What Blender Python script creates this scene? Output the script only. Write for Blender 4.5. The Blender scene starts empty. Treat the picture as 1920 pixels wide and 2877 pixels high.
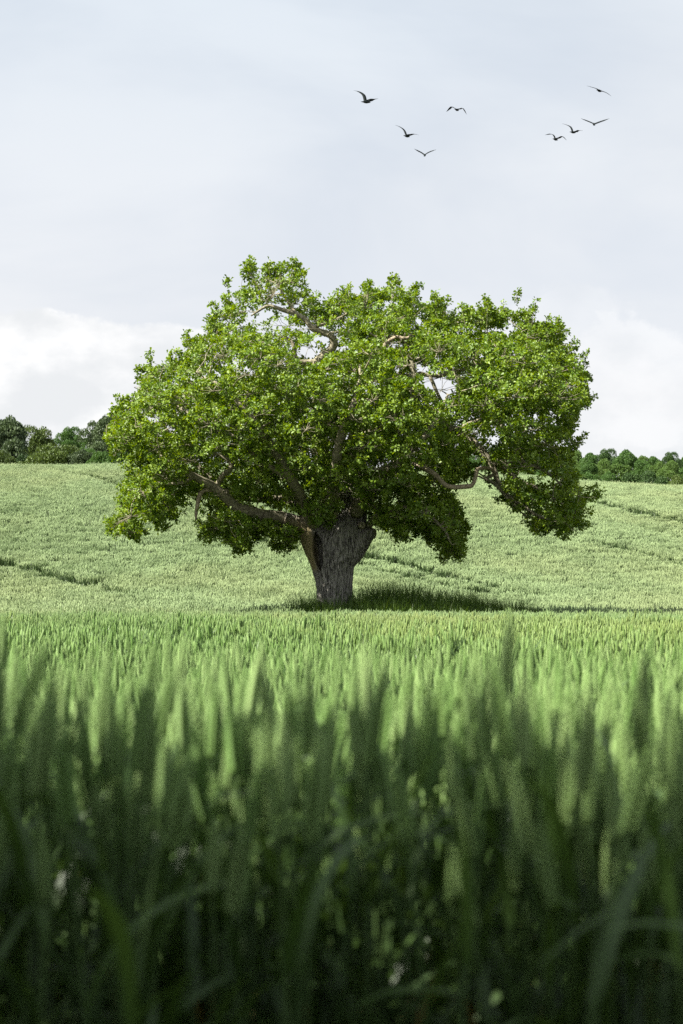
import bpy, math, random
import numpy as np
from mathutils import Vector, Matrix, noise as mnoise

random.seed(7)
rng = np.random.default_rng(7)
R = math.radians
scene = bpy.context.scene
COL = scene.collection

# ------------------------------------------------------------------ camera
F = 4000.0          # focal length in pixels of the 1920 px wide photograph
HOR = 1700.0        # row of the level line
ZC = 1.15           # lens height
TY = 46.0           # distance of the oak
cd = bpy.data.cameras.new('camera')
cam = bpy.data.objects.new('camera', cd)
COL.objects.link(cam)
cam.location = (0, 0, ZC)
cam.rotation_euler = (R(90), 0, 0)
cd.sensor_fit = 'HORIZONTAL'
cd.sensor_width = 24.0
cd.lens = 24.0 * F / 1920.0
cd.shift_y = (HOR - 1438.5) / 1920.0
cd.clip_start = 0.05
cd.clip_end = 9000
cd.dof.use_dof = True
cd.dof.focus_distance = TY - 2
cd.dof.aperture_fstop = 4.2
cd.dof.aperture_blades = 9
scene.camera = cam

def P(px, py, Y):
    return np.array(((px - 960) / F * Y, Y, ZC + (HOR - py) / F * Y))

# ------------------------------------------------------------------ light and sky
SUN_EL, SUN_AZ = 45.0, -117.0      # azimuth from the view direction, clockwise
sl = bpy.data.lights.new('sun', 'SUN')
sun = bpy.data.objects.new('sun', sl)
COL.objects.link(sun)
sl.energy = 5.0
sl.angle = R(0.55)
sl.color = (1.0, 0.955, 0.86)
sdir = Vector((math.sin(R(SUN_AZ)) * math.cos(R(SUN_EL)), math.cos(R(SUN_AZ)) * math.cos(R(SUN_EL)), math.sin(R(SUN_EL))))
sun.rotation_euler = sdir.to_track_quat('Z', 'Y').to_euler()
sun.location = (-30, -10, 60)

world = bpy.data.worlds.new('World')
scene.world = world
world.use_nodes = True
wt = world.node_tree
wt.nodes.clear()

def nd(tree, typ, **kw):
    n = tree.nodes.new(typ)
    for k, v in kw.items():
        setattr(n, k, v)
    return n

def mth(tree, op, a, b=None, c=None, clamp=False):
    n = tree.nodes.new('ShaderNodeMath')
    n.operation = op
    n.use_clamp = clamp
    for i, v in enumerate((a, b, c)):
        if v is None:
            continue
        if isinstance(v, (int, float)):
            n.inputs[i].default_value = v
        else:
            tree.links.new(v, n.inputs[i])
    return n.outputs[0]

def mixc(tree, fac, a, b):
    n = tree.nodes.new('ShaderNodeMix')
    n.data_type = 'RGBA'
    for s, v in ((n.inputs[0], fac), (n.inputs[6], a), (n.inputs[7], b)):
        if isinstance(v, (int, float)):
            s.default_value = v
        elif isinstance(v, (tuple, list)):
            s.default_value = (*v, 1) if len(v) == 3 else v
        else:
            tree.links.new(v, s)
    return n.outputs[2]

def ramp(tree, fac, lo, hi):
    n = tree.nodes.new('ShaderNodeMapRange')
    n.interpolation_type = 'SMOOTHSTEP'
    n.inputs[1].default_value = lo
    n.inputs[2].default_value = hi
    if not isinstance(fac, (int, float)):
        tree.links.new(fac, n.inputs[0])
    return n.outputs[0]

def build_sky():
    t = wt
    L = t.links.new
    tc = nd(t, 'ShaderNodeTexCoord')
    sky = nd(t, 'ShaderNodeTexSky', sky_type='NISHITA')
    sky.sun_disc = False
    sky.sun_elevation = R(SUN_EL)
    sky.sun_rotation = R(SUN_AZ)
    sky.air_density = 1.0
    sky.dust_density = 2.0
    sky.ozone_density = 1.2
    d = tc.outputs['Generated']
    sep = nd(t, 'ShaderNodeSeparateXYZ')
    L(d, sep.inputs[0])

    def nz(scale, detail, rough, stretch=(1, 1, 1), off=(0, 0, 0), dist=0.0):
        mp = nd(t, 'ShaderNodeMapping')
        mp.inputs['Scale'].default_value = stretch
        mp.inputs['Location'].default_value = off
        L(d, mp.inputs[0])
        n = nd(t, 'ShaderNodeTexNoise')
        n.inputs['Scale'].default_value = scale
        n.inputs['Detail'].default_value = detail
        n.inputs['Roughness'].default_value = rough
        n.inputs['Distortion'].default_value = dist
        L(mp.outputs[0], n.inputs['Vector'])
        return n.outputs['Fac']
    # thin veil of high cloud over the whole sky
    v = nz(3.2, 5, 0.55, (1, 1, 2.6), (3.1, 0.4, 1.7), 0.4)
    veil = ramp(t, v, 0.30, 0.72)
    veil = mth(t, 'MULTIPLY_ADD', veil, 0.22, 0.74)
    vcol = mixc(t, ramp(t, sep.outputs[2], 0.08, 0.5), (6.7, 6.7, 6.8), (5.5, 6.05, 6.6))
    thin = nz(1.6, 3, 0.5, (1, 1, 1.6), (1.2, 2.4, 0.3))
    vcol = mixc(t, mth(t, 'MULTIPLY', ramp(t, thin, 0.42, 0.62), 0.5), vcol, (6.75, 6.8, 6.8))
    c = mixc(t, veil, sky.outputs[0], vcol)
    # cumulus low above the horizon, all the way round
    warp = nz(9.0, 9, 0.62, (1, 1, 1.5), (0.3, 0.2, 0.9))
    wmid = mth(t, 'SUBTRACT', warp, 0.5)
    shade = nz(13.0, 6, 0.55, (1, 1, 1.6), (0.35, 0.2, 0.82))
    clouds = []
    for (px, py, hw, hh, a) in ((150, 1060, 330, 190, 1.0), (420, 1010, 190, 95, 0.8), (-420, 1000, 330, 170, 0.9),
                                (1830, 1080, 260, 210, 0.42), (1560, 960, 240, 130, 0.22), (2500, 1040, 360, 160, 0.8)):
        u, w = (px - 960) / F, (HOR - py) / F
        clouds.append((math.atan(u), w, hw / F, hh / F, a))
    for k in range(9):
        clouds.append((0.9 + k * 0.52 + random.uniform(-.1, .1), random.uniform(.15, .2), random.uniform(.07, .12), random.uniform(.035, .06), 0.8))
    cov = None
    for (az, w, hw, hh, a) in clouds:
        cx, cy = math.sin(az), math.cos(az)
        sb = nd(t, 'ShaderNodeVectorMath', operation='SUBTRACT')
        L(d, sb.inputs[0]); sb.inputs[1].default_value = (cx, cy, w)
        sc = nd(t, 'ShaderNodeVectorMath', operation='MULTIPLY')
        L(sb.outputs[0], sc.inputs[0]); sc.inputs[1].default_value = (1 / hw, 1 / hw, 1 / hh)
        ln = nd(t, 'ShaderNodeVectorMath', operation='LENGTH')
        L(sc.outputs[0], ln.inputs[0])
        q = mth(t, 'MULTIPLY_ADD', wmid, -2.0, ln.outputs['Value'])
        m = ramp(t, q, 1.04, 0.86)
        m = mth(t, 'MULTIPLY', m, a)
        cov = m if cov is None else mth(t, 'MAXIMUM', cov, m)
    sh = ramp(t, shade, 0.36, 0.62)
    ccol = mixc(t, sh, (6.0, 6.15, 6.3), (7.5, 7.5, 7.5))
    c = mixc(t, cov, c, ccol)
    bg = nd(t, 'ShaderNodeBackground')
    bg.inputs['Strength'].default_value = 0.050
    L(c, bg.inputs[0])
    out = nd(t, 'ShaderNodeOutputWorld')
    L(bg.outputs[0], out.inputs[0])
build_sky()

scene.view_settings.view_transform = 'Standard'
scene.view_settings.look = 'None'
scene.view_settings.gamma = 1.0
scene.view_settings.use_curve_mapping = False
scene.view_settings.exposure = 1.5
scene.cycles.max_bounces = 7
scene.cycles.diffuse_bounces = 3
scene.cycles.transmission_bounces = 3
scene.cycles.glossy_bounces = 1
scene.cycles.transparent_max_bounces = 4
scene.cycles.volume_bounces = 0
scene.cycles.use_denoising = False
scene.cycles.sample_clamp_indirect = 2.5
scene.cycles.caustics_reflective = False
scene.cycles.caustics_refractive = False

# ------------------------------------------------------------------ helpers
def mesh_np(name, V, T, mats, midx=None, smooth=False, attrs=None, nper=3):
    V = np.asarray(V, dtype=np.float32); T = np.asarray(T, dtype=np.int32)
    me = bpy.data.meshes.new(name)
    me.vertices.add(len(V)); me.vertices.foreach_set('co', V.ravel())
    n = len(T)
    me.loops.add(n * nper); me.loops.foreach_set('vertex_index', T.ravel())
    me.polygons.add(n)
    me.polygons.foreach_set('loop_start', np.arange(0, n * nper, nper, dtype=np.int32))
    me.polygons.foreach_set('loop_total', np.full(n, nper, dtype=np.int32))
    for m in mats:
        me.materials.append(m)
    if midx is not None:
        me.polygons.foreach_set('material_index', np.asarray(midx, dtype=np.int32))
    if smooth:
        me.polygons.foreach_set('use_smooth', np.ones(n, dtype=bool))
    for k, (dom, arr) in (attrs or {}).items():
        a = me.attributes.new(k, 'FLOAT', dom)
        a.data.foreach_set('value', np.asarray(arr, dtype=np.float32))
    me.update(calc_edges=True)
    me.validate()
    return me

def link(name, me, parent=None, loc=None):
    o = bpy.data.objects.new(name, me)
    COL.objects.link(o)
    if parent is not None:
        o.parent = parent
    if loc is not None:
        o.location = loc
    return o

def tag(o, label=None, cat=None, group=None, kind=None):
    for k, v in (('label', label), ('category', cat), ('group', group), ('kind', kind)):
        if v:
            o[k] = v
    return o

def empty(name, loc):
    o = bpy.data.objects.new(name, None)
    o.empty_display_size = 0.2
    COL.objects.link(o)
    o.location = loc
    return o

class MB:
    """collects triangles"""
    def __init__(s):
        s.V, s.T, s.M, s.A, s.n = [], [], [], [], 0
    def add(s, V, T, m=0, a=0.0):
        V = np.asarray(V, float); T = np.asarray(T, int)
        s.V.append(V); s.T.append(T + s.n); s.M.append(np.full(len(T), m)); s.A.append(np.full(len(T), a))
        s.n += len(V)
    def mesh(s, name, mats, smooth=False):
        return mesh_np(name, np.concatenate(s.V), np.concatenate(s.T), mats, np.concatenate(s.M), smooth,
                       {'var': ('FACE', np.concatenate(s.A))})

def frame_of(d):
    d = d / (np.linalg.norm(d) + 1e-9)
    a = np.array((0, 1.0, 0)) if abs(d[1]) < 0.9 else np.array((1.0, 0, 0))
    u = np.cross(d, a); u /= np.linalg.norm(u)
    return u, np.cross(d, u)

def tube(pts, rad, k=6, cap=True, sq=None):
    pts = np.asarray(pts, float); n = len(pts)
    tang = np.gradient(pts, axis=0)
    u, _ = frame_of(tang[0])
    V = []
    ang = np.linspace(0, 2 * math.pi, k, endpoint=False)
    for i in range(n):
        t = tang[i] / (np.linalg.norm(tang[i]) + 1e-9)
        u = u - t * np.dot(u, t); u /= np.linalg.norm(u) + 1e-9
        w = np.cross(t, u)
        V.append(pts[i] + rad[i] * (np.cos(ang)[:, None] * u + np.sin(ang)[:, None] * w))
    V = np.concatenate(V)
    T = []
    for i in range(n - 1):
        for j in range(k):
            a, b = i * k + j, i * k + (j + 1) % k
            T += [(a, b, b + k), (a, b + k, a + k)]
    if cap:
        V = np.vstack((V, pts[0], pts[-1])); c0, c1 = n * k, n * k + 1
        for j in range(k):
            T.append((c0, (j + 1) % k, j)); T.append((c1, (n - 1) * k + j, (n - 1) * k + (j + 1) % k))
    return V, np.array(T)

def catmull(pts, step):
    pts = np.asarray(pts, float)
    q = np.vstack((2 * pts[0] - pts[1], pts, 2 * pts[-1] - pts[-2]))
    out = []
    for i in range(1, len(q) - 2):
        a, b, c, d = q[i - 1], q[i], q[i + 1], q[i + 2]
        m = max(2, int(np.linalg.norm(c[:3] - b[:3]) / step))
        for s in np.linspace(0, 1, m, endpoint=False):
            out.append(0.5 * (2 * b + (c - a) * s + (2 * a - 5 * b + 4 * c - d) * s * s + (3 * b - a - 3 * c + d) * s ** 3))
    out.append(pts[-1])
    return np.array(out)

# ------------------------------------------------------------------ materials
def leafmat(name, cols, transl=0.3, rough=0.45, spec=0.35, wscale=None, wcols=None, objrand=True, tint=1.25, far_pale=None):
    """cols: dark/light base colour picked by 'var' and object random; wcols: slow colour change over the ground"""
    m = bpy.data.materials.new(name); m.use_nodes = True
    t = m.node_tree; t.nodes.clear(); L = t.links.new
    at = nd(t, 'ShaderNodeAttribute', attribute_name='var')
    f = at.outputs['Fac']
    if objrand:
        oi = nd(t, 'ShaderNodeObjectInfo')
        f = mth(t, 'MULTIPLY_ADD', oi.outputs['Random'], 0.4, mth(t, 'MULTIPLY', f, 0.6))
    c = mixc(t, f, cols[0], cols[1])
    if wcols:
        g = nd(t, 'ShaderNodeNewGeometry')
        mp = nd(t, 'ShaderNodeMapping'); mp.inputs['Scale'].default_value = (0.6, 0.35, 0.0)
        L(g.outputs['Position'], mp.inputs[0])
        n = nd(t, 'ShaderNodeTexNoise'); n.inputs['Scale'].default_value = wscale; n.inputs['Detail'].default_value = 4
        L(mp.outputs[0], n.inputs['Vector'])
        w = ramp(t, n.outputs['Fac'], 0.42, 0.64)
        w = mth(t, 'MULTIPLY', w, 0.65)
        c = mixc(t, w, c, wcols)
        if far_pale:      # brightness of the far hill put into the colour, paler with distance
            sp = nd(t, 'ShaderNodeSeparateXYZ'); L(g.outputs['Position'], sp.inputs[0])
            c = mixc(t, mth(t, 'MULTIPLY', ramp(t, sp.outputs[1], 10, 62), far_pale[3]), c, far_pale[:3])
    b = nd(t, 'ShaderNodeBsdfPrincipled')
    b.inputs['Roughness'].default_value = rough
    b.inputs['Specular IOR Level'].default_value = spec
    L(c, b.inputs['Base Color'])
    tr = nd(t, 'ShaderNodeBsdfTranslucent')
    hs = nd(t, 'ShaderNodeHueSaturation'); hs.inputs['Value'].default_value = tint; hs.inputs['Saturation'].default_value = 1.15
    hs.inputs['Hue'].default_value = 0.485
    L(c, hs.inputs['Color']); L(hs.outputs[0], tr.inputs[0])
    mx = nd(t, 'ShaderNodeMixShader'); mx.inputs[0].default_value = transl
    L(b.outputs[0], mx.inputs[1]); L(tr.outputs[0], mx.inputs[2])
    o = nd(t, 'ShaderNodeOutputMaterial'); L(mx.outputs[0], o.inputs[0])
    return m

def barkmat(name, c0, c1, c2, vs=(11, 11, 1.6), bump=0.6, dist=0.02, moss=None):
    m = bpy.data.materials.new(name); m.use_nodes = True
    t = m.node_tree; t.nodes.clear(); L = t.links.new
    tc = nd(t, 'ShaderNodeTexCoord')
    mp = nd(t, 'ShaderNodeMapping'); mp.inputs['Scale'].default_value = vs
    L(tc.outputs['Object'], mp.inputs[0])
    n1 = nd(t, 'ShaderNodeTexNoise'); n1.inputs['Scale'].default_value = 1.5; n1.inputs['Detail'].default_value = 7
    n1.inputs['Roughness'].default_value = 0.65; n1.inputs['Distortion'].default_value = 0.6
    L(mp.outputs[0], n1.inputs['Vector'])
    n2 = nd(t, 'ShaderNodeTexNoise'); n2.inputs['Scale'].default_value = 2.3; n2.inputs['Detail'].default_value = 5
    L(tc.outputs['Object'], n2.inputs['Vector'])
    a = ramp(t, n1.outputs['Fac'], 0.40, 0.60)
    c = mixc(t, a, c0, c1)
    b2 = ramp(t, n2.outputs['Fac'], 0.5, 0.7)
    c = mixc(t, mth(t, 'MULTIPLY', b2, 0.6), c, c2)
    if moss:
        at = nd(t, 'ShaderNodeAttribute', attribute_name='bare')
        wood = mixc(t, n1.outputs['Fac'], moss[0], moss[1])
        c = mixc(t, at.outputs['Fac'], c, wood)
    b = nd(t, 'ShaderNodeBsdfPrincipled'); b.inputs['Roughness'].default_value = 0.85
    b.inputs['Specular IOR Level'].default_value = 0.2
    L(c, b.inputs['Base Color'])
    bp = nd(t, 'ShaderNodeBump'); bp.inputs['Strength'].default_value = bump; bp.inputs['Distance'].default_value = dist
    L(n1.outputs['Fac'], bp.inputs['Height']); L(bp.outputs[0], b.inputs['Normal'])
    o = nd(t, 'ShaderNodeOutputMaterial'); L(b.outputs[0], o.inputs[0])
    return m

M_EAR = leafmat('wheat_ear', ((0.100, 0.200, 0.038), (0.27, 0.385, 0.14)), 0.22, 0.5, 0.3, 0.16, (0.27, 0.31, 0.09), far_pale=(0.36, 0.44, 0.25, .55))
M_WLEAF = leafmat('wheat_leaf', ((0.040, 0.080, 0.020), (0.078, 0.138, 0.034)), 0.33, 0.42, 0.4, 0.16, (0.10, 0.15, 0.035), far_pale=(0.10, 0.15, 0.075, .4))
M_STEM = leafmat('wheat_stem', ((0.06, 0.11, 0.035), (0.10, 0.16, 0.05)), 0.1, 0.5, 0.3)
M_DRY = leafmat('dry_wheat_leaf', ((0.17, 0.13, 0.045), (0.24, 0.18, 0.06)), 0.3, 0.6, 0.2)
M_GRASS = leafmat('tall_grass', ((0.042, 0.092, 0.015), (0.11, 0.18, 0.03)), 0.33, 0.45, 0.35, objrand=False)
M_OAK = leafmat('oak_leaf', ((0.068, 0.142, 0.011), (0.215, 0.30, 0.034)), 0.34, 0.45, 0.4, objrand=False, tint=1.45)
M_BARK = barkmat('oak_bark', (0.035, 0.032, 0.028), (0.27, 0.255, 0.225), (0.21, 0.205, 0.17), vs=(15, 15, 1.9), bump=1.0, moss=((0.16, 0.13, 0.06), (0.30, 0.24, 0.12)), dist=0.035)
M_LIMB = barkmat('oak_limb_bark', (0.13, 0.115, 0.078), (0.31, 0.28, 0.195), (0.22, 0.21, 0.14), (9, 9, 9), 0.5, 0.02)
M_WOOD = barkmat('bare_dead_wood', (0.20, 0.16, 0.11), (0.36, 0.30, 0.21), (0.28, 0.24, 0.18), (9, 9, 9), 0.5, 0.02)
M_FARBARK = barkmat('far_bark', (0.05, 0.045, 0.04), (0.11, 0.10, 0.085), (0.09, 0.09, 0.07))

def soil_mat():
    m = bpy.data.materials.new('field_soil'); m.use_nodes = True
    t = m.node_tree; L = t.links.new
    b = t.nodes['Principled BSDF']; b.inputs['Roughness'].default_value = 0.95; b.inputs['Specular IOR Level'].default_value = 0.1
    g = nd(t, 'ShaderNodeNewGeometry')
    n = nd(t, 'ShaderNodeTexNoise'); n.inputs['Scale'].default_value = 5; n.inputs['Detail'].default_value = 8
    L(g.outputs['Position'], n.inputs['Vector'])
    c = mixc(t, ramp(t, n.outputs['Fac'], .35, .65), (0.045, 0.05, 0.02), (0.075, 0.085, 0.03))
    L(c, b.inputs['Base Color'])
    bp = nd(t, 'ShaderNodeBump'); bp.inputs['Distance'].default_value = 0.05
    L(n.outputs['Fac'], bp.inputs['Height']); L(bp.outputs[0], b.inputs['Normal'])
    return m
M_SOIL = soil_mat()

# ------------------------------------------------------------------ ground
RX = np.array([-3000, -600, 0, 420, 960, 1312, 1620, 1920, 2500, 5000.])
RY = np.array([1310, 1303, 1305, 1310, 1312, 1330, 1354, 1366, 1386, 1420.])
Y0, YR = 50.0, 140.0

def H(x, y):
    x = np.asarray(x, float); y = np.asarray(y, float)
    u = 960 + F * x / np.maximum(y, 45.0)
    ry = np.interp(u, RX, RY)
    zr = (HOR - ry) / F * YR + ZC - 0.82
    t = np.clip((y - Y0) / (YR - Y0), 0, 1)
    s = 0.52 * t * t * (3 - 2 * t) + 0.48 * (t - 0.12 * np.sin(2 * math.pi * np.minimum(t, 0.5)) * (t < 0.5))
    t2 = np.maximum(y - YR, 0)
    z = zr * s + 1.5 * (1 - np.exp(-t2 / 25.0)) - 0.012 * np.minimum(t2, 600)
    z = z + 0.24 * np.exp(-np.maximum(y, -3) / 4.0) * (y < 40) * np.where(y < 0, np.exp(y * .25), 1.0)
    z = z + 0.55 * np.exp(-(((x - 1.6) / 4.2) ** 2 + ((y - TY + .3) / 1.6) ** 2))
    hill = np.clip((y - 55) / 30, 0, 1)
    z = z + hill * (0.12 * np.sin(x * 0.21 + y * 0.12 + 1.0) + 0.02 * np.sin(y * 0.31 - x * 0.19))
    z = z + 0.025 * np.sin(x * .9 + 1) * np.sin(y * .55)
    return z

def nonuni(a, b, fine, n):
    s = np.linspace(-1, 1, n)
    return np.sinh(s * fine) / math.sinh(fine) * (b - a) / 2 + (a + b) / 2
gx = nonuni(-900, 900, 6.2, 261)
gy = np.concatenate((np.linspace(-60, 0, 20, endpoint=False), np.linspace(0, 200, 260, endpoint=False), np.geomspace(200, 1500, 50)))
GX, GY = np.meshgrid(gx, gy)
GV = np.stack((GX, GY, H(GX, GY)), -1).reshape(-1, 3)
nx = len(gx)
ii = (np.arange(len(gy) - 1)[:, None] * nx + np.arange(nx - 1)[None]).ravel()
ground = link('ground', mesh_np('ground', GV, np.stack((ii, ii + 1, ii + nx + 1, ii + nx), 1), [M_SOIL], smooth=True, nper=4))
tag(ground, 'green brown field soil rising into a rounded hill', 'ground', kind='structure')

# ------------------------------------------------------------------ wheat
def strip(p0, az, length, width, up, droop, seg, twist=0.0):
    """arching leaf blade as a two-row strip"""
    c, s = math.cos(az), math.sin(az)
    p = np.array(p0, float); e = up
    V = []
    for i in range(seg + 1):
        f = i / seg
        w = width * (1 - f ** 2.2) * (0.55 + 0.45 * min(1, f * 4)) * 0.5 + 0.0006
        tw = twist * f
        side = np.array((-s * math.cos(tw), c * math.cos(tw), math.sin(tw)))
        V += [p - side * w, p + side * w]
        st = length / seg
        p = p + st * np.array((c * math.cos(e), s * math.cos(e), math.sin(e)))
        e -= droop / seg
    T = []
    for i in range(seg):
        a = 2 * i
        T += [(a, a + 1, a + 3), (a, a + 3, a + 2)]
    return np.array(V), np.array(T)

def ear_geo(p, d, L, lod, rd):
    u, w = frame_of(d)
    d = d / np.linalg.norm(d)
    if lod == 0:
        VV, TT, n = [], [], 0
        rows = 11
        for i in range(rows):
            f = i / (rows - 1)
            size = 0.0058 * (0.75 + 0.5 * math.sin(math.pi * min(1, f * 0.9 + .12))) * (1.05 - .35 * f)
            for sgn in (-1, 1):
                for off in (-.55, .55):
                    out = u * sgn * 0.8 + w * off
                    c = p + d * (f * L * 0.9 + (0.0 if sgn > 0 else L * 0.045)) + out * size * 0.75
                    ax = d + out * 0.38
                    a1, a2 = frame_of(ax)
                    ax /= np.linalg.norm(ax)
                    VV.append(np.array((c - ax * size * .9, c + a1 * size * .62, c + a2 * size * .62, c - a1 * size * .62, c - a2 * size * .62, c + ax * size * 1.75)))
                    TT.append(np.array(((0, 2, 1), (0, 3, 2), (0, 4, 3), (0, 1, 4), (5, 1, 2), (5, 2, 3), (5, 3, 4), (5, 4, 1))) + n)
                    n += 6
        return np.concatenate(VV), np.concatenate(TT)
    if lod == 1:
        fr = np.array((0, .16, .32, .5, .66, .82, 1.0)); r = np.array((.0025, .0075, .0062, .0082, .0062, .0062, .0012))
        pts = p + d * (fr * L)[:, None]
        return tube(pts, r, 5, False)
    fr = np.array((0, .3, .75, 1.0)); r = np.array((.005, .016, .013, .001))
    return tube(p + d * (fr * L)[:, None], r, 3, False)

def stalk(mb, rd, base=(0, 0), h=0.84, lod=0, green=None, parts=None):
    """one wheat plant: stem, leaves, ear.  parts: dict of MBs to keep the pieces apart"""
    def put(key, V, T, m, a):
        V = V + np.array((base[0], base[1], 0))
        if parts is not None:
            b = MB(); b.add(V, T, 0, a); parts.append((key, b, m))
        else:
            mb.add(V, T, m, a)
    az = rd.uniform(0, 6.283); lean = abs(rd.gauss(0, .055))
    top = np.array((math.cos(az) * lean * h, math.sin(az) * lean * h, h))
    var = rd.random() if green is None else green
    k = (0, 1, 2)[lod]
    ns = (5, 3, 2)[lod]
    f = np.linspace(0, 1, ns)
    pts = np.stack((top[0] * f ** 2, top[1] * f ** 2, h * f), 1)
    V, T = tube(pts, np.linspace(.0021, .0014, ns) * (1, 1.1, 1.6)[lod], (5, 3, 3)[lod], False)
    put('stem', V, T, 2, var)
    d = pts[-1] - pts[-2]; d = d / np.linalg.norm(d)
    d = d + np.array((math.cos(az), math.sin(az), 0)) * rd.uniform(0, .22)
    L = rd.uniform(.07, .10) * (1.0, 1.05, 1.8)[lod]
    V, T = ear_geo(pts[-1], d, L, lod, rd)
    put('ear', V, T, 0, rd.random())
    for j, hf in enumerate(((.80, .60, .42, .25), (.80, .58, .38), (.78, .5))[lod]):
        hh = hf + rd.uniform(-.05, .05)
        p0 = np.array((top[0] * hh ** 2, top[1] * hh ** 2, h * hh))
        dead = j >= 2 and rd.random() < .35
        V, T = strip(p0, rd.uniform(0, 6.283), rd.uniform(.15, .26), rd.uniform(.011, .017) * (1, 1, 1.3)[lod],
                     (rd.uniform(1.0, 1.45), rd.uniform(1.0, 1.45), rd.uniform(1.2, 1.5))[lod], (rd.uniform(.2, 1.7), rd.uniform(.2, 1.5), rd.uniform(.1, .7))[lod], (6, 3, 2)[lod], rd.uniform(-1, 1))
        put('leaf', V, T, 3 if dead else 1, rd.random())

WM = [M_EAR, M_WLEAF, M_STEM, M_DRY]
src = bpy.data.collections.new('wheat_sources')
NA, NB, NC = 14, 7, 7
rd = random.Random(11)
for i in range(NA):
    mb = MB(); stalk(mb, rd, h=rd.uniform(.68, .76), lod=0)
    src.objects.link(bpy.data.objects.new('wheat_source_a%02d' % i, mb.mesh('wheat_a', WM)))
for i in range(NB):
    mb = MB()
    for _ in range(14):
        r_, a_ = .30 * math.sqrt(rd.random()), rd.uniform(0, 6.283)
        h_ = rd.gauss(.715, .05)
        for _ in range(5):
            stalk(mb, rd, (r_ * math.cos(a_) + rd.gauss(0, .02), r_ * math.sin(a_) + rd.gauss(0, .02)), h_ + rd.gauss(0, .02), 1)
    src.objects.link(bpy.data.objects.new('wheat_source_b%02d' % i, mb.mesh('wheat_b', WM)))
for i in range(NC):
    mb = MB()
    for _ in range(40):
        r_, a_ = .58 * math.sqrt(rd.random()), rd.uniform(0, 6.283)
        h_ = rd.gauss(.65, .05)
        for _ in range(4):
            stalk(mb, rd, (r_ * math.cos(a_) + rd.gauss(0, .03), r_ * math.sin(a_) + rd.gauss(0, .03)), h_ + rd.gauss(0, .045), 2)
    src.objects.link(bpy.data.objects.new('wheat_source_c%02d' % i, mb.mesh('wheat_c', WM)))

# tramlines in the crop: wheel tracks over the hill, traced to the ground
def hit(px, py):
    """where the sight line of a pixel meets the top of the crop"""
    y = np.linspace(52, 145, 1200)
    x = (px - 960) / F * y
    z = ZC + (HOR - py) / F * y
    k = np.argmax(H(x, y) + 0.78 > z)
    return np.array((x[k], y[k]))
TRAM = []
for line in ([(1600, 1392), (1700, 1412), (1800, 1434), (1920, 1462), (2060, 1500)], [(1640, 1404), (1740, 1430), (1830, 1455), (1920, 1482), (2060, 1525)],
             [(990, 1572), (1100, 1602), (1250, 1640), (1400, 1672), (1520, 1692)], [(1030, 1556), (1160, 1590), (1320, 1630), (1480, 1664)],
             [(140, 1316), (230, 1330), (320, 1358), (400, 1390)], [(270, 1322), (350, 1340), (420, 1362)],
             [(0, 1575), (110, 1605), (240, 1640), (360, 1662)], [(1680, 1520), (1790, 1548), (1920, 1585)], [(640, 1500), (730, 1520), (850, 1545)]):
    g = np.array([hit(*p) for p in line])
    TRAM.append(catmull(np.column_stack((g, np.zeros(len(g)))), 0.6)[:, :2])
TR = np.concatenate(TRAM)

def in_patch(x, y, grow=0.0):
    """the uncropped grass round the foot of the oak"""
    e = ((x - 2.5) / (4.6 + grow)) ** 2 + ((y - TY + .5) / (2.1 + grow)) ** 2
    return e < 1

pts, idx, rot, scl = [], [], [], []
def put_points(x, y, i0, n, hs, smin, smax, tilt):
    k = len(x)
    pts.append(np.stack((x, y, H(x, y) - 0.01), 1))
    idx.append(i0 + rng.integers(0, n, k))
    rot.append(np.stack((rng.normal(0, tilt, k), rng.normal(0, tilt, k), rng.uniform(0, 6.283, k)), 1))
    s = rng.uniform(smin, smax, k)
    scl.append(np.stack((s, s, s * hs), 1))
# near: plant by plant
def near(n, y0, y1):
    y = rng.uniform(y0, y1, n)
    x = rng.uniform(-1, 1, n) * (0.34 * np.maximum(y, 0) + 1.2)
    ok = ((x / .60) ** 2 + ((y - .45) / 1.0) ** 2) > 1 + .15 * np.sin(x * 17 + y * 9)
    x, y = x[ok], y[ok]
    hv = 1 + 0.03 * np.sin(x * 3.1 + y * 1.3) + 0.02 * np.sin(y * 4.7 - x * 2)
    put_points(x, y, 0, NA, rng.normal(1.0, .055, len(x)) * hv, .97, 1.03, .05)
near(2200, -1.4, 0.6); near(4600, .6, 2.6); near(5600, 2.6, 5.5); near(9000, 5.5, 9.2)
# middle and far: tufts
def tufts(y0, y1, sp, i0, n, mar, hs):
    ys = np.arange(y0, y1, sp)
    for yy in ys:
        w = .27 * yy + mar
        xs = np.arange(-w, w, sp)
        x = xs + rng.uniform(-.5, .5, len(xs)) * sp; y = yy + rng.uniform(-.5, .5, len(xs)) * sp
        ok = ~in_patch(x, y, -.1)
        x, y = x[ok], y[ok]
        h = 1 + .03 * np.sin(x * .8 + y * .5) * np.sin(y * .37) + rng.normal(0, .02, len(x))
        if yy > 50:
            d = np.sqrt(((x[:, None] - TR[None, :, 0]) ** 2 + (y[:, None] - TR[None, :, 1]) ** 2).min(1))
            h = np.where(d < .55 + .45 * rng.random(len(x)), h * rng.uniform(.4, .68, len(x)), h)
            h *= 1 + .02 * (np.sin(x * .33 - y * .21) + np.sin(x * .21 + y * .2 + 2))
        put_points(x, y, i0, n, h, .93, 1.08, .04)
tufts(9.0, 44.4, .40, NA, NB, 1.5, 1)
tufts(44.4, 158, .66, NA + NB, NC, 3.0, 1)
pts = np.concatenate(pts).astype(np.float32)
wm = bpy.data.meshes.new('wheat_field')
wm.vertices.add(len(pts)); wm.vertices.foreach_set('co', pts.ravel())
a = wm.attributes.new('idx', 'INT', 'POINT'); a.data.foreach_set('value', np.concatenate(idx).astype(np.int32))
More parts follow.
